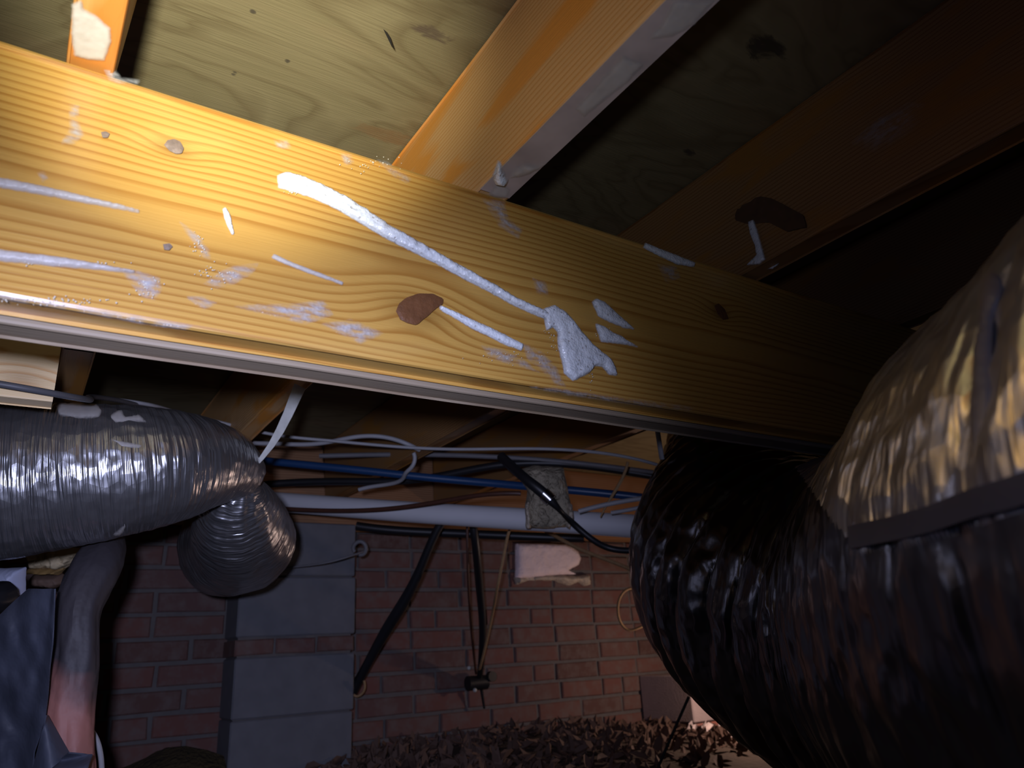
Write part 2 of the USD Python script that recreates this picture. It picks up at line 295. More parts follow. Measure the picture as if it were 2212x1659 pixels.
def foam_mats():
    g = G(); p = g.pos()
    v = g.add('voronoi_texture', {'vector': p, 'scale': 330.0, 'feature': 'f1'}, 'distance'); n = g.noise(p, 70.0, 4.0)
    v2 = g.add('voronoi_texture', {'vector': p, 'scale': 120.0, 'feature': 'f1'}, 'distance')
    hole = g.ramp(v2, [(0, (1, 1, 1)), (.13, (1, 1, 1)), (.2, (0, 0, 0)), (1, (0, 0, 0))])
    c = g.mix(n, (.80, .84, .86), (.68, .72, .76)); c = g.mix(g.math('multiply', hole, .55), c, (.34, .30, .27))
    def soft(g, name, s, stops, wob):
        fd, _, _ = g.xyz(g.add('uvmap', {'attribute': 'st'}, 'UV')); nn = g.noise(g.pos(), 190.0, 3.0, .6)
        f = g.ramp(g.math('add', fd, g.math('multiply', g.math('subtract', nn, .5), wob)), stops)
        t = g.add('transparent_bsdf', {}); mx = g.add('mix_closure', {'fac': f, 'closure1': ('@' + t, 'BSDF'), 'closure2': ('@' + s, 'BSDF')})
        return g.make(name, ('@' + mx, 'closure'))
    s0 = g.add('principled_bsdf', dict(base_color=c, roughness=.3, normal=g.bump(g.math('subtract', g.math('add', v, n), g.math('multiply', hole, .6)), .0006)))
    a = soft(g, 'white_foam', s0, [(0, (0, 0, 0)), (.12, (.1, .1, .1)), (.5, (.97, .97, .97)), (1, (1, 1, 1))], .5)
    g = G(); n = g.noise(g.pos(), 60.0, 4.0); s0 = g.add('principled_bsdf', dict(base_color=g.mix(n, (.66, .64, .61), (.48, .44, .40)), roughness=.45))
    c_ = soft(g, 'dried_foam_skin', s0, [(0, (0, 0, 0)), (.15, (.08, .08, .08)), (.7, (.72, .72, .72)), (1, (.8, .8, .8))], .55)
    g = G(); p = g.pos(); x, y, z = g.xyz(p)
    n = g.noise(g.vec(g.math('multiply', x, 70.0), g.math('multiply', y, 70.0), g.math('multiply', z, 170.0)), 1.0, 4.0, .6)
    v = g.add('voronoi_texture', {'vector': p, 'scale': 260.0, 'feature': 'f1'}, 'distance')
    s = g.add('principled_bsdf', {'base_color': (.62, .64, .66), 'roughness': .22, 'normal': g.bump(v, .0012)})
    t = g.add('transparent_bsdf', {})
    fd, _, _ = g.xyz(g.add('uvmap', {'attribute': 'st'}, 'UV'))
    f = g.math('multiply', g.math('power', fd, 1.0), g.add('rgb_to_bw', {'color': g.ramp(n, [(0, (0, 0, 0)), (.40, (.06, .06, .06)), (.62, (.42, .42, .42)), (1, (.7, .7, .7))])}, 'val'))
    mx = g.add('mix_closure', {'fac': f, 'closure1': ('@' + t, 'BSDF'), 'closure2': ('@' + s, 'BSDF')})
    b = g.make('foam_film', ('@' + mx, 'closure'))
    return a, b, c_
M_foam, M_film, M_primer = foam_mats()
M_knot = plain('knot_wood', (.15, .062, .024), .5, .5, 90, bump=(200, .001))
M_knot2 = plain('knot_grey', (.20, .15, .12), .55, .6, 160, bump=(200, .001))
M_foil_left = foil('silver_foil', (.66, .66, .68), .24, 170.0, 7.0, .0062, metallic=.9, fine=.6)
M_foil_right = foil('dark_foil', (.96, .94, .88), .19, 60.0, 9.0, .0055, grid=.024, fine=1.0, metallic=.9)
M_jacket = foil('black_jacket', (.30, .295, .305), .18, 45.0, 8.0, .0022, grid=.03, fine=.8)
M_tape = foil('foil_tape', (.24, .24, .25), .3, 60.0, 30.0, .0012)
M_pvc = plain('pvc_pipe', (.66, .66, .68), .35, .06, 12)
M_blue = plain('blue_pipe', (.010, .045, .13), .4, .15, 20)
M_cable = plain('white_cable', (.36, .355, .36), .5, .15, 30)
M_greycable = plain('grey_cable', (.16, .155, .16), .55, .2, 30)
M_black = plain('black_rubber', (.012, .012, .014), .45, .2, 30)
M_brown = plain('brown_cable', (.075, .028, .016), .5, .3, 40)
M_twine = plain('tan_twine', (.36, .22, .10), .8, .3, 120)
M_metal = plain('bright_metal', (.75, .76, .8), .2, .1, 60, metallic=1.0)
M_strap = plain('strap_tape', (.55, .55, .50), .4, .3, 60)
M_batt = plain('mineral_batt', (.36, .31, .22), .95, .45, 22, bump=(90, .012))
M_batt_edge = plain('batt_fluff', (.55, .47, .36), .95, .3, 40, bump=(120, .008))
M_board = plain('foam_board', (.86, .72, .72), .8, .12, 30, bump=(34, .008))
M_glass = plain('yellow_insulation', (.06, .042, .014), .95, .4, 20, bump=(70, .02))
M_wrap = plain('cream_wrap', (.62, .50, .30), .7, .12, 20, bump=(38, .010))
def poly_mats():
    out = []
    for nm, c1, c2 in (('grey_sheeting', (.065, .072, .10), (.045, .05, .07)), ('painted_glow_sheeting', (.05, .044, .05), (.40, .165, .13))):
        g = G(); p = g.pos(); x, y, z = g.xyz(p)
        n = g.noise(g.vec(g.math('multiply', x, 6.0), g.math('multiply', y, 6.0), g.math('multiply', z, 9.0)), 1.0, 3.0, .5, .5)
        f = g.ramp(n, [(0, (0, 0, 0)), (.42, (0, 0, 0)), (.6, (1, 1, 1)), (1, (1, 1, 1))])
        if nm == 'painted_glow_sheeting':                       # warm light on the sleeve, painted in as a pinkish band half way down
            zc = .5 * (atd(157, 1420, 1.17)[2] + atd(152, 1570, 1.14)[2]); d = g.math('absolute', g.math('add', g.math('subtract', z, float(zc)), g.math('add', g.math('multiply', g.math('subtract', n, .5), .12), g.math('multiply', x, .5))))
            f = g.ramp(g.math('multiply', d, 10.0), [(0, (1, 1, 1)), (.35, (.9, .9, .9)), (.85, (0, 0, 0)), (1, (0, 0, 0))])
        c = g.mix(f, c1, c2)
        out.append(g.surf(nm, base_color=c, roughness=.6, normal=g.bump(g.noise(p, 30.0, 3.0), .003)))
    return out
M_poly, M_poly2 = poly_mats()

# ------------------------------------------------------------------ the setting: floor, ceiling, back wall
gx, gy = np.linspace(-2.2, 4.4, 150), np.linspace(-1.2, 3.0, 110)
def ground_z(x, y):
    x, y = np.asarray(x, float), np.asarray(y, float)
    b = (meshkit.fbm(np.stack([x * 3, y * 3, 0 * x], -1), 4, 3) - .5) * .05
    mound = .06 * np.clip((y - 1.7) / .7, 0, 1) * np.exp(-((x - 1.3) / 1.0) ** 2) + .03 * np.clip((y - 1.7) / .7, 0, 1)
    return b + mound
GX, GY = np.meshgrid(gx, gy, indexing='ij'); P = np.stack([GX, GY, ground_z(GX, GY)], -1)
q = np.arange(P.shape[0] * P.shape[1]).reshape(P.shape[:2]); a, b, c, d = q[:-1, :-1], q[1:, :-1], q[1:, 1:], q[:-1, 1:]
obj('floor', trimesh.Trimesh(P.reshape(-1, 3), np.concatenate([np.stack([a, b, c], -1).reshape(-1, 3), np.stack([a, c, d], -1).reshape(-1, 3)]), process=False), M_dirt, smooth=True, kind='structure', label='dark dirt floor of the crawl space')
ceil = thing('ceiling', 'plywood subfloor sheets seen from below', kind='structure')
for (x0, x1) in ((-1.9, -.44), (-.437, .415), (.418, 1.70), (1.703, 4.2)):
    obj('plywood_sheet', box(x0, x1, -1.2, 2.62, ZP, ZP + .018), M_ply, ceil)
YW = 2.48
wall = thing('wall_back', 'red brick foundation wall with grey mortar', kind='structure')
obj('mortar_bed', box(-1.6, 4.2, YW + .008, YW + .10, -.15, OFF + .415), M_mortar, wall)
def brick_mesh(x0, x1, z0, z1, y0, y1, j=.0018):
    bv = .004; f = []
    for (x, z) in ((x0, z0), (x1, z0), (x1, z1), (x0, z1)):
        sx, sz = (1 if x == x0 else -1), (1 if z == z0 else -1); e = rng.uniform(-j, j, 2); dy = rng.uniform(-j, j)
        f += [(x + e[0], y1, z + e[1]), (x + e[0], y0 + bv + dy, z + e[1]), (x + sx * bv + e[0], y0 + dy, z + sz * bv + e[1])]
    V = np.array(f); Fc = []
    for k in range(4):
        n = (k + 1) % 4
        for l in (0, 1):
            a, b, c, d = 3 * k + l, 3 * n + l, 3 * n + l + 1, 3 * k + l + 1
            Fc += [[a, c, b], [a, d, c]]
    Fc += [[2, 8, 5], [2, 11, 8]]
    t = trimesh.Trimesh(V, np.array(Fc)[:, ::-1], process=False)
    return t
pitch, blen, mj = .0677, .2032, .011
for row in range(-7, 6):
    z0 = OFF + .020 + row * pitch + mj / 2; z1 = z0 + pitch - mj
    if z0 < -.03: continue
    x = -.75 + (blen / 2 if row % 2 else 0) + rng.uniform(-.012, .012)
    while x < 3.0:
        L = blen if rng.random() > .12 else blen / 2
        obj('brick', brick_mesh(x + mj / 2, x + L - mj / 2, z0, min(z1, OFF + .412), YW + rng.uniform(-.003, .003), YW + .06), M_brick, wall)
        x += L
obj('trim_1', lumber(-1.6, 4.2, YW - .015, YW + .125, OFF + .415, OFF + .463, 0, seed=3), M_sill, kind='structure', label='lower timber sill plate lying on the brick wall')
obj('trim_2', lumber(-1.6, 4.2, YW - .02, YW + .12, OFF + .465, ZT, 0, seed=4), M_sill, kind='structure', label='upper timber sill plate under the joist ends')
obj('trim_3', lumber(-1.6, 4.2, YW + .0, YW + .04, ZT + .002, ZP - .001, 0, seed=5), M_sill, kind='structure', label='rim board closing the joist ends above the sill')

# ------------------------------------------------------------------ girder with knots and foam
girder = thing('floor_girder', 'long varnished double pine girder smeared with white foam, crossing the whole view', 'beam')
obj('girder_board', lumber(-1.7, 3.2, YB, YB + .0405, ZB, ZT, 0, .004, seed=11, n=160), M_beam, girder)
obj('girder_board', lumber(-1.7, 3.2, YB + .043, YB + .082, ZB - .004, ZT - .002, 0, .003, seed=12, n=160), M_under, girder, label='grey unvarnished rear board of the girder')
on_beam = lambda px, py: aty(px, py, YB); NB = np.array([0, -1., 0])
obj('knot', plane_blob([(856, 672), (862, 655), (880, 642), (905, 634), (935, 634), (958, 645), (957, 656), (935, 672), (915, 690), (900, 702), (880, 697), (865, 690)], on_beam, NB, .0012, 5, 1, .2), M_knot, girder, smooth=35, label='large dark brown knot in the girder')
obj('knot', plane_blob([(354, 312), (362, 302), (376, 300), (390, 306), (397, 320), (393, 332), (380, 332), (366, 325)], on_beam, NB, .001, 4, 2, .3), M_knot2, girder, smooth=35, label='small grey cracked knot in the girder')
obj('knot', plane_blob([(1543, 660), (1552, 655), (1566, 668), (1574, 688), (1562, 690), (1550, 678)], on_beam, NB, .001, 4, 3, .3), M_knot, girder, smooth=35)
obj('knot', plane_blob([(218, 285), (228, 283), (237, 288), (233, 297), (222, 297)], on_beam, NB, .0008, 3, 4, .3), M_knot2, girder, smooth=35)
obj('knot', plane_blob([(352, 527), (366, 525), (374, 533), (366, 540), (355, 539)], on_beam, NB, .0008, 3, 5, .3), M_knot2, girder, smooth=35)
def fobj(nm, tu, mt, parent, lb=None): return obj(nm, tu[0], mt, parent, smooth=True, uv=tu[1], label=lb)
def zp(ox, oy, s, pts): return [(ox + x * s, oy + y * s) for x, y in pts]
foams = [
 ('foam_streak', streak_poly([(601, 392, 26), (620, 392, 34), (650, 400, 33), (690, 416, 31), (735, 438, 30), (780, 465, 28), (840, 503, 25), (900, 535, 22), (950, 562, 19), (1000, 590, 18), (1060, 622, 16), (1120, 656, 14), (1185, 684, 14)]), .0065, 'thick white foam bead running diagonally down the girder', M_foam),
 ('foam_splat', zp(1100, 600, .1537, [(480, 440), (620, 390), (760, 480), (850, 560), (1000, 760), (1150, 930), (1300, 1060), (1420, 1150), (1480, 1280), (1500, 1370), (1400, 1350), (1310, 1240), (1200, 1230), (1120, 1330), (1000, 1390), (900, 1440), (770, 1340), (760, 1200), (720, 1080), (690, 960), (690, 860), (690, 760), (620, 690), (530, 740), (500, 600)]), .006, 'broad bubbly foam splat at the end of the long bead', M_foam),
 ('foam_streak', streak_poly([(950, 664, 6), (985, 681, 11), (1020, 700, 15), (1055, 716, 16), (1090, 734, 17), (1128, 750, 12)]), .004, 'short white foam streak beside the large knot', M_foam),
 ('foam_splat', zp(1100, 600, .1537, [(1170, 340), (1220, 300), (1330, 340), (1500, 500), (1650, 630), (1750, 720), (1600, 690), (1400, 610), (1250, 530)]), .0035, 'small wedge of foam right of the broad splat', M_foam),
 ('foam_splat', zp(1100, 600, .1537, [(1220, 650), (1330, 690), (1460, 780), (1560, 820), (1640, 880), (1800, 970), (1600, 925), (1290, 890), (1250, 760)]), .0035, None, M_foam),
 ('foam_streak', streak_poly([(-300, 350, 12), (-30, 390, 20), (30, 400, 19), (90, 411, 17), (150, 424, 15), (210, 437, 12), (255, 446, 9), (300, 457, 4)]), .0035, 'upper of two level foam streaks at the left end', M_primer),
 ('foam_streak', streak_poly([(-300, 520, 14), (-30, 549, 24), (40, 556, 22), (110, 564, 20), (170, 571, 16), (230, 579, 10), (290, 588, 5)]), .004, 'lower of two level foam streaks at the left end', M_primer),
 ('foam_streak', streak_poly([(1392, 530, 8), (1425, 545, 12), (1465, 562, 15), (1500, 572, 7)]), .003, 'foam streak on the upper arris near the dark end', M_foam),
 ('foam_streak', streak_poly([(484, 450, 5), (489, 462, 11), (496, 485, 8), (503, 505, 3)]), .0025, None, M_foam),
 ('foam_streak', streak_poly([(590, 553, 8), (620, 567, 7), (680, 590, 7), (740, 612, 4)]), .0015, None, M_primer),
]
for i, (nm, pl, h, lb, mt) in enumerate(foams):
    fobj(nm, plane_blob(pl, on_beam, NB, h, 3.0, 20 + i, .32, 9 if h > .003 else 6, fade=True), mt, girder, lb)
films = [
 [(388, 478), (405, 490), (430, 510), (452, 540), (455, 560), (440, 555), (420, 525), (400, 500)], [(440, 612), (470, 590), (500, 575), (560, 568), (545, 590), (510, 612), (470, 622)],
 [(262, 585), (300, 585), (345, 600), (350, 625), (335, 648), (305, 640), (285, 615)], [(-260, 606), (60, 640), (140, 655), (220, 668), (330, 688), (420, 702), (400, 712), (300, 698), (200, 678), (100, 660), (-260, 614)],
 [(1040, 428), (1090, 435), (1098, 470), (1130, 495), (1120, 515), (1080, 490), (1055, 450)], [(1128, 742), (1165, 755), (1200, 790), (1222, 835), (1205, 835), (1170, 800), (1140, 775)],
 [(1040, 745), (1085, 755), (1130, 775), (1160, 800), (1190, 812), (1120, 790), (1060, 775)], [(1140, 835), (1210, 838), (1300, 852), (1400, 866), (1500, 880), (1490, 888), (1360, 872), (1220, 852)],
 [(815, 345), (838, 350), (860, 368), (890, 388), (880, 396), (850, 380)], [(735, 330), (760, 335), (765, 352), (745, 356)], [(150, 225), (172, 228), (168, 262), (182, 290), (160, 310), (130, 312), (150, 280)],
 [(225, 150), (252, 152), (262, 168), (305, 172), (295, 182), (250, 178), (235, 172)], [(1420, 570), (1460, 575), (1470, 600), (1440, 612)], [(590, 300), (620, 302), (630, 320), (600, 322)], [(400, 640), (440, 640), (470, 655), (440, 670)],
 [(80, 372), (95, 370), (104, 385), (92, 392)], [(1150, 600), (1180, 610), (1185, 640), (1160, 632)], [(640, 655), (700, 648), (720, 680), (660, 700), (500, 660)], [(690, 700), (760, 690), (830, 720), (780, 742)],
]
for i, pl in enumerate(films):
    fobj('foam_film', plane_blob(pl, on_beam, NB, .0010, 4.0, 60 + i, .3, 16, fade=True), M_film, girder)
# glistening foam bubbles along the smears
bub = []
for (cx, cy, sx, sy, n) in ((475, 590, 45, 18, 40), (320, 620, 25, 25, 30), (120, 650, 110, 10, 60), (430, 530, 15, 20, 25), (1190, 715, 14, 40, 30), (1090, 770, 50, 18, 30), (640, 415, 30, 5, 25), (150, 566, 110, 5, 40), (800, 352, 60, 15, 30), (1295, 715, 15, 10, 14), (1277, 815, 5, 20, 12)):
    for _ in range(n):
        r = rng.uniform(.0003, .0008); c = on_beam(cx + rng.normal() * sx * .6, cy + rng.normal() * sy * .6)
        s = trimesh.creation.icosphere(1, r); s.apply_translation(c + NB * r * .4); bub.append(s)
M_bub = plain('wet_bubble', (.66, .62, .5), .08, .1, 60)
obj('foam_bubble', trimesh.util.concatenate(bub), M_bub, girder, smooth=True, kind='stuff', label='tiny wet foam bubbles dotted over the girder face')

# ------------------------------------------------------------------ joists
def joist(x, w, mat, label, lean=0.0, seed=0, y0=-1.1, y1=2.478):
    t = thing('floor_joist', label, 'joist')
    obj('joist_board', shear_x(lumber(x, x + w, y0, y1, ZT + .001, ZP - .001, 1, .003, seed=seed, n=110), ZT, lean), mat, t)
    return t
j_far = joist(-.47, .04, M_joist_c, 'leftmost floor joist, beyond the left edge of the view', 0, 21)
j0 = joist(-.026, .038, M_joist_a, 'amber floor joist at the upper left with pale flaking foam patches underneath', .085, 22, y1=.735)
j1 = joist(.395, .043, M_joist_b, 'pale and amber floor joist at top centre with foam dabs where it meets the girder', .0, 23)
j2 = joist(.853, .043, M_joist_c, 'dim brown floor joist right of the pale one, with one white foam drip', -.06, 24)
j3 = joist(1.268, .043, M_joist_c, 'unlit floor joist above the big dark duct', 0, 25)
on_seat = lambda px, py: atz(px, py, ZT - .0006); ND = np.array([0, 0, -1.])
for nm, pl, h, jt, mt in (
 ('foam_patch', [(155, 10), (175, 0), (180, 20), (205, 32), (238, 62), (240, 90), (225, 130), (190, 128), (160, 120), (154, 70)], .0012, j0, M_primer),
 ('foam_patch', [(1345, 120), (1392, 138), (1355, 178), (1320, 205), (1262, 252), (1242, 235), (1290, 180)], .001, j1, M_primer),
 ('foam_patch', [(1455, 0), (1545, 0), (1500, 52), (1455, 78), (1402, 85), (1432, 45)], .001, j1, M_primer),
 ('foam_patch', [(1100, 384), (1112, 362), (1136, 352), (1156, 354), (1182, 350), (1162, 366), (1130, 380)], .003, j1, M_primer),
 ('foam_patch', [(1053, 420), (1072, 398), (1092, 398), (1101, 410), (1096, 428), (1072, 427)], .001, j1, M_primer),
 ('foam_blob', [(1064, 378), (1076, 348), (1082, 350), (1086, 362), (1098, 382), (1090, 392), (1078, 392), (1068, 388)], .012, j1, M_foam),
):
    fobj(nm, plane_blob(pl, on_seat, ND, h, 3.0, 90 + len(pl), .25, 12, fade=True), mt, jt, 'white foam blob on the joist edge' if nm == 'foam_blob' else 'greyish dried foam patch')
obj('overspray', box(.3965, .4365, .2, YB - .004, ZT - .0004, ZT + .0006), plain('overspray_skin', (.46, .39, .37), .6, .45, 20), j1, label='greyish dried overspray on the underside of the joist')
on_j2 = lambda px, py: (lambda d: EYE + d * (.851 / d[0]))(ray(px, py))
fobj('foam_drip', plane_blob([(1617, 480), (1628, 476), (1636, 500), (1645, 530), (1652, 560), (1640, 570), (1615, 572), (1636, 552), (1632, 530), (1622, 505)], on_j2, np.array([-1., 0, 0]), .004, 3, 5, .2, 6, embed=.03, fade=True), M_foam, j2, 'white foam drip on the dim joist')
obj('knot', plane_blob([(1575, 440), (1600, 420), (1640, 415), (1690, 440), (1735, 465), (1740, 490), (1700, 500), (1660, 480), (1620, 485), (1585, 475)], on_j2, np.array([-1., 0, 0]), .001, 6, 15, .3, 12, embed=.03), plain('dark_knot', (.10, .05, .024), .6, .4, 90), j2, smooth=35, label='large dark knot in the dim joist')
fobj('foam_patch', plane_blob([(1830, 310), (1880, 250), (1960, 215), (1998, 222), (1990, 260), (1950, 300), (1890, 330)], on_j2, np.array([-1., 0, 0]), .002, 6, 6, .2, 40, embed=.03, fade=True), M_film, j2)

# header board let in between the joists behind the silver duct, and the board it butts against
hb = lumber(-1.5, .0095, 1.15, 1.188, OFF + .354, ZT - .002, 0, .002, seed=31, n=60)
tag(obj('header_board', hb, M_header), 'bright pale header board with a sawn end, lit under the girder at the far left', 'board')
tj = thing('hanger_board', 'dim hanger board butting the sawn end of the bright header board', 'board')
obj('board', lumber(.011, .055, 1.2, 2.0, OFF + .452, ZT - .001, 1, .003, seed=27), M_joist_c, tj)

# ------------------------------------------------------------------ block pier
PY = 2.33
pier = thing('block_pier', 'grey concrete block pier with one brick course, standing against the brick wall', 'pier')
px0, px1 = .556, .912
for (z0, z1) in ((-.45, -.30), (-.297, -.143), (-.140, .022), (.078, .248), (.252, .415)):
    obj('concrete_block', box(px0 + rng.uniform(-.002, .002), px1 + rng.uniform(-.002, .002), PY, YW - .006, OFF + z0, OFF + z1, .004), M_block, pier)
for k, (a0, a1) in enumerate(((px0, .665), (.673, .79), (.798, px1))):
    obj('brick', brick_mesh(a0, a1, OFF + .028, OFF + .072, PY + .004, YW - .006), M_brick, pier)
obj('mortar_joint', box(px0 + .008, px1 - .008, PY + .012, YW - .008, -.08, OFF + .410), M_mortar, pier)
# brick pier on the right, half hidden by the big duct
pier2 = thing('brick_pier', 'pinkish brick pier with a mortar cap, low at the right behind the big dark duct', 'pier')
bx0, bx1, by0 = 2.19, 2.62, 2.2
obj('mortar_cap', box(bx0 - .004, bx1, by0 - .004, YW - .006, OFF - .285, OFF - .12, .004), plain('parging', (.46, .37, .36), .9, .12, 30, bump=(150, .001)), pier2, label='smooth pinkish mortar band over the bricks')
for r in range(2):
    z0 = OFF - .285 - (r + 1) * .062
    xs = [bx0, bx0 + .085, bx0 + .29, bx1] if r == 0 else [bx0, bx0 + .19, bx1]
    for k in range(len(xs) - 1): obj('brick', brick_mesh(xs[k] + .004, xs[k + 1] - .004, z0 + .004, z0 + .058, by0, YW - .006), M_brick_far, pier2)
obj('mortar_joint', box(bx0 + .01, bx1 - .01, by0 + .008, YW - .008, -.2, OFF - .284), M_mortar, pier2)

# vent opening stuffed with a board
vent = thing('vent_board', 'pinkish white foam board stuffed in the vent opening of the brick wall', 'foam board')
on_wall = lambda px, py: aty(px, py, YW - .012)
obj('board', plane_blob([(1116, 1174), (1180, 1174), (1230, 1176), (1248, 1190), (1255, 1205), (1250, 1220), (1228, 1232), (1245, 1240), (1180, 1243), (1150, 1248), (1116, 1250)], on_wall, NB, .014, 5, 7, .2, 8, embed=.012), M_board, vent, smooth=40)
obj('frayed_edge', plane_blob([(1113, 1248), (1150, 1248), (1185, 1243), (1245, 1244), (1272, 1242), (1276, 1262), (1266, 1266), (1250, 1256), (1232, 1264), (1222, 1262), (1200, 1254), (1140, 1253), (1118, 1264)], on_wall, NB, .02, 4, 8, .4, 6, embed=.012), M_batt_edge, vent, smooth=40, label='tan frayed lower edge')

# ------------------------------------------------------------------ ducts
def fbm2(a, b, c=0.0, o=3, seed=0): return meshkit.fbm(np.stack([a, b, np.full_like(a, c)], -1), o, seed)
def left_disp(s, th):
    k = np.cos(th) * 1.0; l = np.sin(th)
    n1 = fbm2(s * 70, k * 1.6 + 5, 1.0, 2, 1) - .5; n2 = meshkit.fbm(np.stack([s * 16, k * 2.5, l * 2.5], -1), 3, 2) - .5
    n3 = np.abs(meshkit.fbm(np.stack([s * 34, k * 3, l * 3], -1), 2, 5) - .5)
    return n1 * .003 + n2 * .005 - n3 * .004
ld = thing('foil_flex_duct', 'silver foil wrapped flexible duct on the left, pinched by a hanging strap', 'duct')
lc = [(-.7, 1.42, OFF + .262, .13), (-.2, 1.42, OFF + .278, .127), (*atd(100, 1030, 1.22), .122), (*atd(250, 1017, 1.26), .112), (*atd(350, 1008, 1.30), .102), (*atd(430, 1003, 1.36), .086), (*atd(490, 1012, 1.43), .067), (*atd(532, 1034, 1.48), .046)]
tm, uv, ringsL = tube(lc, 520, 180, left_disp)
obj('main_sleeve', tm, M_foil_left, ld, smooth=True, uv=uv)
def elbow_disp(s, th):
    k, l = np.cos(th), np.sin(th); w = meshkit.fbm(np.stack([s * 9, k * 1.5, l * 1.5], -1), 2, 9) - .5
    pl = np.abs(np.sin(np.pi * (s + .03 * w) / .022)); n2 = meshkit.fbm(np.stack([s * 30, k * 4, l * 4], -1), 2, 8) - .5
    return (pl - .5) * .0045 * np.clip(2.6 * meshkit.fbm(np.stack([s * 12, k * 2.5, l * 2.5], -1), 2, 12) - .9, 0, 1) + w * .012 + n2 * .004
l2 = [(*atd(526, 1028, 1.46), .03), (*atd(512, 1062, 1.47), .054), (*atd(512, 1096, 1.5), .075), (*atd(518, 1132, 1.55), .092), (*atd(525, 1160, 1.65), .107), (*atd(520, 1172, 1.76), .117), (*atd(490, 1180, 1.92), .12)]
tm, uv, ringsE = tube(l2, 200, 150, elbow_disp)
obj('elbow_sleeve', tm, M_foil_left, ld, smooth=True, uv=uv, label='foil elbow turning away below the strap')

aX, nX = np.array([.644, .765, .024]), np.array([.765, -.644, 0])
def axis_pt(t, p=.45, z=0.0): return EYE + p * nX + t * aX + np.array([0, 0, z])
R = .29
rc = [(*axis_pt(.0, z=.0), R), (*axis_pt(.35, z=.0), R), (*axis_pt(.7, z=-.022), R), (*axis_pt(.98, z=-.04), R * .96), (*atd(1742, 1305, 1.25), R * .85), (*atd(1648, 1222, 1.5), R * .925), (*atd(1655, 1120, 1.72), R * .95), (*atd(1695, 960, 1.85), R * .97)]
def right_disp(s, th):
    k, l = np.cos(th), np.sin(th)
    w = meshkit.fbm(np.stack([s * 6, k * 1.1, l * 1.1], -1), 3, 31) - .5
    ph = (s + .07 * w) / .08; fold = 1 - np.abs(np.sin(np.pi * ph)) ** .55
    amp = (.007 + .010 * np.clip((s - 1.0) / .3, 0, 1)) * np.clip(.2 + 1.8 * meshkit.fbm(np.stack([s * 9, k * 1.5, l * 1.5], -1), 2, 35), .2, 1.4)
    sag = meshkit.fbm(np.stack([s * 8, k * 1.6, l * 1.6], -1), 3, 33) - .5
    cr = np.abs(meshkit.fbm(np.stack([s * 26 + 3 * w, k * 4.5, l * 4.5], -1), 2, 34) - .5)
    cr = cr + .6 * np.abs(meshkit.fbm(np.stack([s * 40, k * 9, l * 9], -1), 2, 37) - .5)
    return -fold * amp + sag * .014 - cr * .013
rd = thing('big_flex_duct', 'large dark shiny insulated duct filling the lower right, passing under the girder', 'duct')
tm, uv, ringsR = tube(rc, 560, 260, right_disp)
TAPE = np.array([(1500, 700), (1660, 930), (1740, 1040), (1800, 1130), (1856, 1188), (1960, 1168), (2040, 1150), (2130, 1120), (2216, 1100), (2330, 1065), (2600, 975), (4000, 500)], float)
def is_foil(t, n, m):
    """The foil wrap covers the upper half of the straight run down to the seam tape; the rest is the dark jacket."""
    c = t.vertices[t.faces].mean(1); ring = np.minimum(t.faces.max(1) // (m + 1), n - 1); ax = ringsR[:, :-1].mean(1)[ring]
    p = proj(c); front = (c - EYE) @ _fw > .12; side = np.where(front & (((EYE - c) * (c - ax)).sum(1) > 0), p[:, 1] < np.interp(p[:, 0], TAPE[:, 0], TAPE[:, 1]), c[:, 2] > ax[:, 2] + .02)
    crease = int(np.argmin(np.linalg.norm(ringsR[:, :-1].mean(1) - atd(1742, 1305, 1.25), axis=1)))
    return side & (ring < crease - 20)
fm = is_foil(tm, 560, 260)
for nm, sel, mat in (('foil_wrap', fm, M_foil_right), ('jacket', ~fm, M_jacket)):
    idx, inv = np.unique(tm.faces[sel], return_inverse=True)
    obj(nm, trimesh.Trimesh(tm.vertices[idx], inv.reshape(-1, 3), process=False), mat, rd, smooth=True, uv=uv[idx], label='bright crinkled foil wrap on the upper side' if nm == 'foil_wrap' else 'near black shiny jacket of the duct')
def surface_of(rings, x0=1700, x1=2900, y0=300, y1=1900):
    """Maps pixels onto the visible side of a duct: (point, normal), through ring and spoke numbers."""
    rings = rings[:, :-1]; n, m = rings.shape[:2]
    dx, dy = np.gradient(rings, axis=0), np.roll(rings, -1, 1) - np.roll(rings, 1, 1); N = np.cross(dy, dx); N /= np.linalg.norm(N, axis=-1, keepdims=True) + 1e-12
    N *= np.sign(((rings - rings.mean(1, keepdims=True)) * N).sum(-1, keepdims=True))
    p = proj(rings); vis = (((EYE - rings) * N).sum(-1) > 0) & ((rings - EYE) @ _fw > .05) & (p[..., 0] > x0) & (p[..., 0] < x1) & (p[..., 1] > y0) & (p[..., 1] < y1)
    j0 = int(np.argmin(vis.sum(0))); I, J = np.meshgrid(np.arange(n), (np.arange(m) - j0) % m, indexing='ij')
    ij = LinearNDInterpolator(p[vis], np.stack([I[vis], J[vis]], -1).astype(float)); near = NearestNDInterpolator(p[vis], np.stack([I[vis], J[vis]], -1).astype(float))
    D = np.concatenate([rings, N], -1)
    def S(x, y):
        q = ij(x, y); q = np.where(np.isnan(q), near(x, y), q); a, b = q[..., 0], (q[..., 1] + j0)
        i0, k0 = np.clip(a.astype(int), 0, n - 2), np.floor(b).astype(int); ta, tb = (a - i0)[..., None], (b - k0)[..., None]
        return (D[i0, k0 % m] * (1 - ta) + D[i0 + 1, k0 % m] * ta) * (1 - tb) + (D[i0, (k0 + 1) % m] * (1 - ta) + D[i0 + 1, (k0 + 1) % m] * ta) * tb
    return S
from scipy.ndimage import gaussian_filter
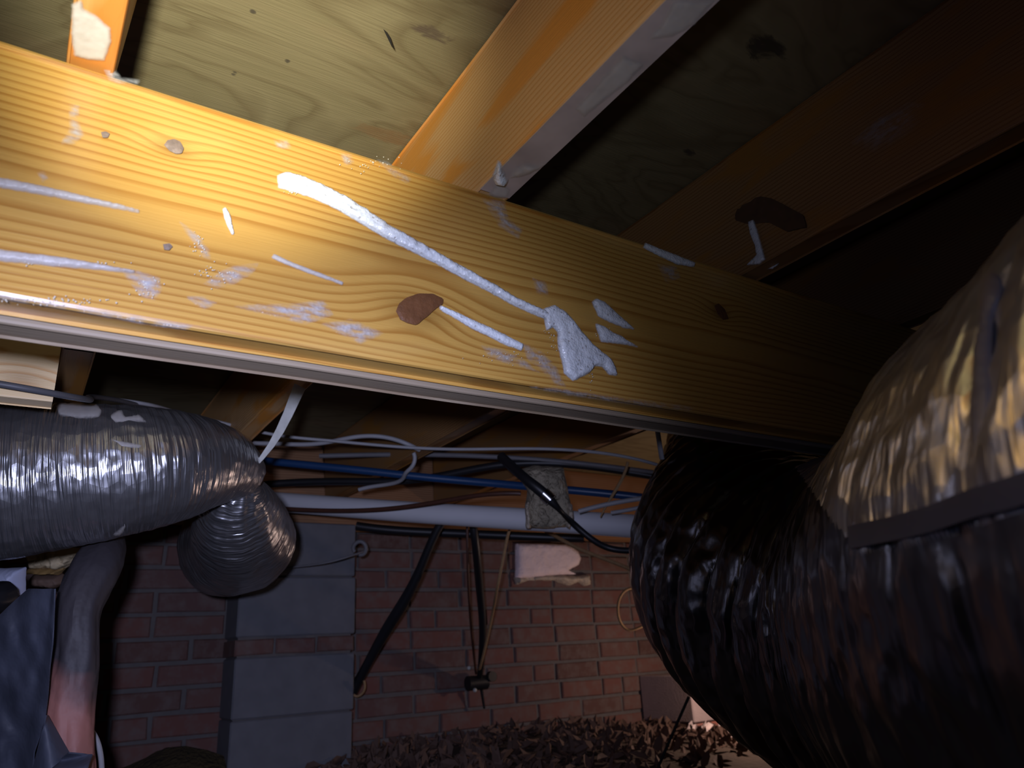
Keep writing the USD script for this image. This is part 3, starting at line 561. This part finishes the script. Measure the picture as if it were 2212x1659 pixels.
smooth_rings = np.stack([gaussian_filter(ringsR[:, :-1, k], (6, 4), mode=('nearest', 'wrap')) for k in range(3)], -1)
SR = surface_of(np.concatenate([smooth_rings, smooth_rings[:, :1]], 1)[:290:2])
def grid_on(S, quad, n, m, lift):
    """A strip between two pixel polylines, laid on a duct and lifted off it."""
    A, B = [np.array([np.interp(np.linspace(0, 1, n), np.linspace(0, 1, len(q)), np.array(q, float)[:, k]) for k in (0, 1)]).T for q in quad]
    g = A[:, None] + (B - A)[:, None] * np.linspace(0, 1, m)[None, :, None]; r = S(g[..., 0], g[..., 1])
    return r[..., :3] + r[..., 3:] * lift
def foil_uv_sheet(P, thick, mat, name, parent, label):
    n, m = P.shape[:2]; return sheet(P, thick, mat, name, parent, label=label)
foil_uv_sheet(grid_on(SR, ([(1856, 1188), (1960, 1168), (2040, 1150), (2130, 1120), (2216, 1100), (2330, 1065)], [(1850, 1140), (1950, 1118), (2030, 1095), (2120, 1060), (2216, 1030), (2330, 985)]), 60, 10, .005), .002, plain('dull_tape', (.15, .15, .17), .35, .2, 30, metallic=.6), 'seam_tape', rd, 'dull grey seam tape along the duct')
drip = [(2130, 575), (2148, 570), (2158, 600), (2152, 640), (2140, 668), (2134, 700), (2132, 760), (2138, 860), (2140, 1000), (2100, 1010), (2096, 880), (2104, 760), (2116, 690), (2112, 640), (2114, 600)]
obj('foam_drip', plane_blob(drip, lambda x, y: SR(x, y)[..., :3].ravel(), lambda b: np.array([SR(*proj(q))[..., 3:].ravel() for q in b]), .003, 7, 71, .15, 16, embed=.002), plain('clear_drip', (.22, .20, .17), .3, .1, 30), rd, smooth=50, label='greyish foam drip running down the duct')

SL = surface_of(gaussian_filter(ringsL, (4, 3, 0), mode='nearest')[::4], -200, 620, 800, 1300)
on_left = lambda x, y: SL(np.array(float(x)), np.array(float(y)))[..., :3].ravel()
nrm_left = lambda b: np.array([SL(*proj(q))[..., 3:].ravel() for q in b])
for k, pl in enumerate(([(118, 876), (150, 870), (205, 872), (220, 886), (214, 902), (170, 904), (130, 898)], [(236, 900), (262, 884), (268, 902), (300, 896), (316, 912), (286, 910), (250, 914)],
                        [(242, 950), (270, 955), (305, 962), (302, 968), (262, 966)], [(250, 1150), (262, 1140), (272, 1126), (268, 1146), (256, 1158), (236, 1160)])):
    fobj('foam_dab', plane_blob(pl, on_left, nrm_left, .002, 4, 40 + k, .3, 7, embed=.001, fade=True), M_primer, ld, 'pale foam dab stuck on the silver foil' if k == 0 else None)
sp0 = atz(834, 66, ZP)
obj('splinter', trimesh.convex.convex_hull(np.array([sp0 + d for d in ([-.004, 0, .001], [.002, .002, .001], [.004, -.004, -.012], [.008, -.006, -.03], [.004, -.007, -.028])])), M_black, ceil, label='dark splinter hanging from the plywood')
# strap holding the left duct
sp = []
for px, py, wd in ((648, 834, 26), (636, 862, 24), (622, 895, 21), (605, 930, 18), (586, 962, 14), (565, 990, 10), (548, 1010, 7)):
    t = (py - 834) / 176.0; c = atz(648, 834, ZT - .004); cz = np.dot(c - EYE, _fw); Z = cz + (1.43 - cz) * t
    sp.append([atd(px - wd * .45, py - wd * .22, Z), atd(px + wd * .45, py + wd * .22, Z)])
sheet(np.array(sp), .0015, M_strap, 'hanger_strap', None, label='frayed off-white strap holding up the silver duct', cat='strap')

# ------------------------------------------------------------------ pipes and cables in front of the back wall
wire('white_pipe', [(545, 1080, 2.34), (700, 1092, 2.26), (900, 1107, 2.15), (1140, 1122, 2.02), (1400, 1139, 1.9)], .030, M_pvc, 'white plastic drain pipe running level under the joists', 'pipe', m=24)
wire('blue_pipe', [(535, 992, 2.05), (659, 1004, 2.04), (779, 1016, 2.03), (940, 1033, 2.02), (1076, 1045, 2.0), (1132, 1050, 1.98), (1234, 1059, 1.95), (1390, 1075, 1.92)], .0105, M_blue, 'blue plastic water pipe above the white pipe', 'pipe', m=16)
wire('white_cable', [(255, 864, 1.6), (310, 872, 1.62), (380, 890, 1.75), (470, 911, 1.85), (605, 941, 1.9), (691, 950, 1.92), (788, 959, 1.93), (960, 970, 1.93), (1053, 970, 1.92), (1189, 970, 1.9), (1268, 975, 1.88), (1324, 982, 1.86), (1420, 1004, 1.84)], .0042, M_cable, 'long white cable strung across the whole crawl space', 'cable')
wire('grey_cable', [(-900, 700, .9), (-400, 768, .93), (-60, 820, .97), (60, 840, 1.0), (120, 851, 1.03), (190, 859, 1.25), (270, 868, 1.55), (330, 885, 1.7)], .0048, plain('dull_cable', (.10, .10, .11), .5, .2, 30), 'dull grey cable crossing in front of the bright header board', 'cable')
wire('white_cable', [(500, 950, 1.95), (530, 956, 1.95), (580, 958, 1.95), (640, 960, 1.95), (689, 958, 1.95), (739, 949, 1.95), (775, 943, 1.95), (808, 942, 1.95), (848, 948, 1.95), (884, 961, 1.95), (905, 972, 1.97)], .0058, M_cable, 'white cable with a hump just under the long white one', 'cable')
wire('white_cable', [(893, 978, 1.97), (896, 992, 1.97), (890, 1008, 1.97), (878, 1020, 1.98), (872, 1031, 2.0), (840, 1046, 2.05), (775, 1058, 2.08)], .0055, M_cable, 'short looped white cable end by the blue pipe', 'cable')
wire('white_cable', [(1419, 922, 1.62), (1424, 955, 1.62), (1430, 992, 1.62)], .0042, M_cable, 'short white cable dropping beside the big duct', 'cable', flat=1.6)
wire('white_cable', [(1250, 1105, 1.85), (1300, 1092, 1.85), (1340, 1084, 1.85), (1400, 1075, 1.84)], .006, M_cable, 'upper of two pale cables right of the insulation scrap', 'cable')
wire('white_cable', [(1320, 1108, 1.84), (1360, 1101, 1.83), (1410, 1090, 1.82)], .005, M_cable, 'lower of two pale cables right of the insulation scrap', 'cable')
wire('grey_cable', [(690, 985, 2.15), (850, 982, 2.15), (1000, 984, 2.12), (1200, 996, 2.08), (1420, 1022, 2.05)], .007, M_greycable, 'grey cable sagging under the long white cable', 'cable')
wire('grey_cable', [(560, 1048, 2.2), (640, 1042, 2.2), (760, 1040, 2.18), (900, 1036, 2.15), (1085, 1004, 2.1), (1260, 1006, 2.08), (1420, 1030, 2.05)], .011, M_black, 'thick black cable lying behind the blue pipe', 'cable')
wire('grey_cable', [(770, 1136, 2.42), (860, 1146, 2.42), (960, 1151, 2.42), (1120, 1158, 2.4), (1260, 1163, 2.4)], .014, M_black, 'black cable clipped along the sill above the bricks', 'cable')
wire('brown_cable', [(575, 1096, 2.2), (650, 1101, 2.17), (759, 1103, 2.12), (858, 1097, 2.06), (960, 1082, 2.0), (1053, 1068, 1.94), (1125, 1066, 1.92)], .0062, M_brown, 'dark brown cable crossing in front of the white pipe', 'cable')
hose = thing('black_hose', 'black hose with a bright clamp crossing the insulation scrap', 'hose')
wire('hose', [(1082, 985, 1.93, .012), (1110, 1012, 1.88, .013), (1150, 1046, 1.83, .0135), (1184, 1075, 1.82, .013), (1200, 1092, 1.82, .0085), (1234, 1127, 1.88, .0082), (1279, 1165, 1.88, .0082), (1313, 1183, 1.88, .0082), (1347, 1189, 1.87, .0082), (1400, 1185, 1.86, .0082)], .01, M_black, None, None, hose)
wire('clamp', [(1174, 1066, 1.815, .0165), (1184, 1075, 1.812, .0165), (1190, 1081, 1.81, .0165)], .016, M_metal, 'bright metal clamp', None, hose, m=16)
# insulation scrap
def lump(poly, Z, h, name, mat, parent=None, seed=0, rough=.4, step=5, edge=18, **kw):
    return obj(name, plane_blob(poly, lambda x, y: atd(x, y, Z), -_fw, h, step, seed, rough, edge, embed=h * .6), mat, parent, smooth=50, **kw)
sc = thing('insulation_scrap', 'tattered scrap of tan insulation batt behind the black hose', 'insulation')
lump([(1122, 1018), (1150, 1008), (1190, 1010), (1218, 1012), (1224, 1045), (1230, 1075), (1236, 1100), (1228, 1138), (1180, 1142), (1138, 1140), (1134, 1095), (1140, 1060), (1126, 1040)], 1.93, .045, 'batt', M_batt, sc, 3)
lump([(1134, 1090), (1142, 1085), (1148, 1120), (1146, 1142), (1136, 1142)], 1.90, .02, 'fluff', M_batt_edge, sc, 4, edge=6, step=3)
lump([(1222, 1085), (1236, 1090), (1240, 1120), (1230, 1144), (1222, 1138), (1228, 1110)], 1.90, .02, 'fluff', M_batt_edge, sc, 5, edge=6, step=3)
ZV = float((aty(1030, 1475, YW - .045) - EYE) @ _fw)
wire('black_pipe', [(978, 1096, 2.22, .0125), (953, 1130, 2.22, .0125), (905, 1235, 2.24, .0135), (872, 1300, 2.26, .0165), (835, 1360, 2.28, .0165), (796, 1430, 2.3, .014), (762, 1492, 2.32, .017)], .014, M_black, 'slanting black pipe running down to the foot of the block pier', 'pipe', m=14)
wire('black_pipe', [(1018, 1106, 2.3, .0125), (1026, 1165, 2.3, .0125), (1036, 1270, 2.42, .013), (1042, 1340, 2.48, .0125), (1040, 1420, 2.54, .011), (1036, 1462, ZV, .010)], .012, M_black, 'upright black pipe dropping to the black valve', 'pipe', m=14)
wire('thin_rod', [(1009, 1125, 2.34), (1011, 1240, 2.34), (1018, 1360, 2.46), (1028, 1455, ZV)], .004, M_brown, 'thin brown rod beside the upright black pipe', 'rod')
wire('twine', [(1122, 1118, 2.25), (1103, 1140, 2.25), (1092, 1180, 2.25), (1078, 1250, 2.25), (1065, 1320, 2.4), (1050, 1390, 2.48), (1034, 1450, ZV - .02)], .0045, M_twine, 'tan twine hanging from the white pipe to the valve', 'string')
wire('tan_splinter', [(1356, 998, 1.85, .0035), (1350, 1020, 1.85, .004), (1328, 1062, 1.85, .004), (1310, 1092, 1.85, .003), (1297, 1118, 1.85, .0015)], .004, M_twine, 'tan frayed string dangling in front of the white pipe', 'string')
wire('tan_stick', [(1160, 1140, 2.44), (1185, 1150, 2.36), (1257, 1188, 2.25), (1349, 1224, 2.2), (1400, 1250, 2.18)], .0058, M_twine, 'straight tan cord slanting past the vent board', 'cord')
wire('twine', [(1385, 1279, 2.66), (1345, 1281, 2.64), (1336, 1300, 2.63), (1335, 1325, 2.62), (1342, 1347, 2.62), (1356, 1360, 2.62), (1375, 1358, 2.62), (1400, 1352, 2.64)], .0045, M_twine, 'loop of tan twine poking out from behind the big duct', 'string')
wire('thin_rod', [(1488, 1505, 1.9), (1455, 1580, 1.9), (1412, 1680, 1.9), (1380, 1755, 1.9)], .0038, M_black, 'thin black rod leaning below the big duct', 'rod')
valve = thing('black_valve', 'black valve with a side knob under the upright pipe', 'valve')
V0 = aty(1030, 1475, YW - .045)
def at_valve(m, dx, dz, dy=0): m = m.copy(); m.apply_translation(V0 + np.array([dx, dy, dz])); return m
bd = trimesh.creation.cylinder(.024, .075, sections=20); bd.apply_transform(trimesh.transformations.rotation_matrix(np.pi / 2, [0, 1, 0]))
obj('valve_body', at_valve(bd, 0, 0), M_black, valve, smooth=40)
kb = trimesh.creation.cylinder(.017, .02, sections=20); kb.apply_transform(trimesh.transformations.rotation_matrix(np.pi / 2, [1, 0, .0]))
obj('knob', at_valve(kb, .048, .018, -.02), M_black, valve, smooth=40)
obj('bracket', box(V0[0] - .012, V0[0] + .012, V0[1] + .015, YW + .002, V0[2] - .02, V0[2] + .02, .002), M_black, valve)
obj('stem', tube([(*atd(1040, 1490, ZV), .006), (*atd(1046, 1530, ZV), .004)], 6, 8)[0], M_black, valve, smooth=40)
for (x, y) in ((1013, 1443), (1026, 1491)):
    bl = trimesh.creation.icosphere(2, .007); bl.apply_translation(atd(x, y, ZV - .03)); obj('bolt', bl, M_strap, valve, smooth=True)
wire('white_eyelet', [(766, 1192, 2.26), (768, 1174, 2.26), (780, 1170, 2.26), (790, 1180, 2.26), (786, 1196, 2.26), (776, 1198, 2.26)], .0062, M_greycable, 'small off-white ring at the upper edge of the block pier', 'ring')
wire('white_eyelet', [(786, 1470, 2.28), (788, 1484, 2.28), (782, 1498, 2.28), (770, 1504, 2.28), (764, 1500, 2.28)], .0036, M_twine, 'small tan ring at the foot of the slanting pipe', 'ring')
wire('grey_cable', [(600, 1228, 2.2), (660, 1222, 2.2), (720, 1212, 2.2), (760, 1200, 2.22), (795, 1188, 2.3)], .003, M_greycable, 'thin grey wire drooping across the block pier', 'cable')
wire('grey_cable', [(290, 1236, 2.4), (340, 1236, 2.35), (400, 1246, 2.3), (460, 1250, 2.3)], .004, M_greycable, 'thin grey wire on the bricks left of the elbow', 'cable')

# ------------------------------------------------------------------ lower left: hanging sheeting, drop sleeve, wrapped scrap
dp = [(*atd(232, 1165, 1.36), .03), (*atd(218, 1205, 1.3), .036), (*atd(190, 1262, 1.24), .038), (*atd(166, 1325, 1.2), .0325), (*atd(163, 1400, 1.18), .0325), (*atd(157, 1480, 1.16), .034), (*atd(152, 1560, 1.14), .033), (*atd(150, 1640, 1.12), .034), (*atd(150, 1740, 1.1), .035), (*atd(150, 1880, 1.08), .036), (*atd(152, 2010, 1.06), .04)]
def drop_disp(s, th):
    k, l = np.cos(th), np.sin(th); return (meshkit.fbm(np.stack([s * 12, k * 1.5, l * 1.5], -1), 3, 51) - .5) * .012
tm, uv, _ = tube(dp, 160, 60, drop_disp)
obj('hanging_sleeve', tm, M_poly2, smooth=True, label='dark plastic sleeve with a painted pinkish glow hanging from the silver duct at the lower left', cat='sleeve')
rows = [(1272, 62, 119), (1300, 30, 118), (1335, -6, 117), (1390, -80, 114), (1440, -140, 108), (1500, -200, 104), (1550, -240, 99), (1590, -250, 86), (1625, -260, 74), (1690, -260, 70), (2020, -270, 50)]
rr = np.array(rows, float); Pg = []
for py in np.linspace(1272, 2020, 100):
    l, r_ = np.interp(py, rr[:, 0], rr[:, 1]), np.interp(py, rr[:, 0], rr[:, 2]); row = []
    for t in np.linspace(0, 1, 40):
        px = l + (r_ - l) * t; f = fbm2(np.array([px * .012]), np.array([py * .006]), 0.0, 3, 61)[0] - .5
        row.append(atd(px, py, 1.10 + .07 * f + .03 * (1 - t) ** 2 - .012 * math.exp(-((t - 1) / .06) ** 2)))
    Pg.append(row)
sheet(np.array(Pg), .002, M_poly, 'plastic_sheet', None, label='dark blue-grey plastic sheet draped at the lower left corner', cat='plastic sheet')
Pg = []
for t in np.linspace(0, 1, 30):
    A, B = np.array([100, 1545]) * (1 - t) + np.array([62, 1700]) * t, np.array([102, 1545]) * (1 - t) + np.array([150, 1628]) * t
    Pg.append([atd(*(A * (1 - s) + B * s), 1.075 - .03 * math.sin(np.pi * s) * t + .02 * s) for s in np.linspace(0, 1, 24)])
fl = sheet(np.array(Pg), .002, M_poly, 'plastic_flap', None, label='pleated plastic flap folding out at the foot of the grey sheet', cat='plastic sheet')
Pg = []
for t in np.linspace(0, 1, 24):
    A, B = np.array([148, 1626]) * (1 - t) + np.array([200, 1630]) * t, np.array([70, 1690]) * (1 - t) + np.array([175, 1700]) * t
    Pg.append([atd(*(A * (1 - s) + B * s), 1.06 + .015 * math.sin(6 * s + 2 * t)) for s in np.linspace(0, 1, 18)])
sheet(np.array(Pg), .002, M_poly, 'plastic_flap', None, label='pale folded plastic corner at the very bottom left', cat='plastic sheet')
wire('grey_cable', [(198, 1580, 1.2), (210, 1602, 1.2), (217, 1630, 1.2), (220, 1690, 1.2), (226, 1830, 1.2), (236, 1960, 1.2)], .0042, M_cable, 'pale grey cable curving down beside the hanging sleeve', 'cable')
ws = thing('wrapped_scrap', 'bright cream wrinkled insulation scrap under the silver duct', 'insulation')
lump([(70, 1190), (120, 1184), (175, 1188), (176, 1200), (160, 1215), (140, 1228), (66, 1228), (72, 1215)], 1.62, .03, 'wrap', M_wrap, ws, 7, edge=8, step=4)
lump([(62, 1228), (138, 1228), (126, 1242), (66, 1240)], 1.61, .02, 'edge_strip', plain('tan_edge', (.36, .23, .08), .8, .2, 30), ws, 8, edge=6, step=4)
lump([(70, 1242), (130, 1242), (140, 1258), (120, 1270), (72, 1266)], 1.63, .02, 'backing', plain('brown_backing', (.16, .10, .07), .8, .2, 30), ws, 9, edge=6, step=4)
lump([(-30, 1232), (20, 1230), (48, 1228), (46, 1250), (46, 1286), (30, 1288), (10, 1268), (-30, 1262)], 1.3, .02, 'white_bag', plain('white_bag_film', (.42, .45, .58), .5, .1, 20), None, 10, label='small bluish white plastic bag at the left edge', cat='bag')
lump([(-30, 1262), (5, 1262), (20, 1275), (25, 1300), (12, 1322), (-30, 1330)], 1.2, .03, 'black_sock', M_black, None, 11, label='black cloth lump at the left edge below the bag', cat='cloth')

# ------------------------------------------------------------------ ground litter
def leaf(c, s):
    a = rng.uniform(0, 2 * np.pi); tilt = rng.normal(0, .85, 2); bend = rng.uniform(-.5, .5) * s
    P = np.array([[-1, 0, 0], [-.3, -.45, bend / s], [-.3, .45, bend / s], [.5, -.4, bend / s], [.5, .4, bend / s], [1.1, 0, 0], [.1, 0, -.12]]) * s
    f = np.array([[0, 1, 6], [0, 6, 2], [1, 3, 6], [6, 4, 2], [3, 5, 6], [6, 5, 4]])
    M = trimesh.transformations.euler_matrix(tilt[0], tilt[1], a)[:3, :3]
    return P @ M.T + c, f
def litter(n, xr, yr, size, seed, lift=.012):
    Vs, Fs, k = [], [], 0
    for _ in range(n):
        x, y = rng.uniform(*xr), yr[0] + (yr[1] - yr[0]) * rng.random() ** .7
        v, f = leaf(np.array([x, y, float(ground_z(x, y)) + rng.uniform(0, lift)]), rng.uniform(*size)); Vs.append(v); Fs.append(f + k); k += len(v)
    return trimesh.Trimesh(np.vstack(Vs), np.vstack(Fs), process=False)
def leaf_mat(name, stops):
    g = G(); r = g.add('geometry', {}, 'random_per_island'); return g.surf(name, base_color=g.ramp(r, stops), roughness=.8)
obj('leaf_litter', litter(1500, (.75, 2.6), (1.75, 2.46), (.014, .032), 5, .035), leaf_mat('dead_leaf', [(0, (.12, .07, .05)), (.25, (.48, .32, .21)), (.6, (.75, .56, .42)), (1, (.92, .8, .68))]), label='dead brown leaves and wood scraps heaped along the foot of the brick wall', cat='leaves', kind='stuff')
obj('rubble', litter(90, (2.1, 2.75), (1.98, 2.2), (.016, .035), 6, .03), plain('pale_rubble', (.58, .48, .46), .8, .3, 40), label='pale rubble flakes at the foot of the pinkish brick pier', cat='rubble', kind='stuff')
lump([(225, 1680), (250, 1664), (300, 1652), (340, 1638), (380, 1634), (430, 1644), (480, 1662), (500, 1685), (490, 1730), (230, 1730)], 2.02, .10, 'insulation_heap', M_glass, None, 12, edge=40, step=7, label='dim yellow insulation heap on the floor at the foot of the dark brickwork', cat='insulation')
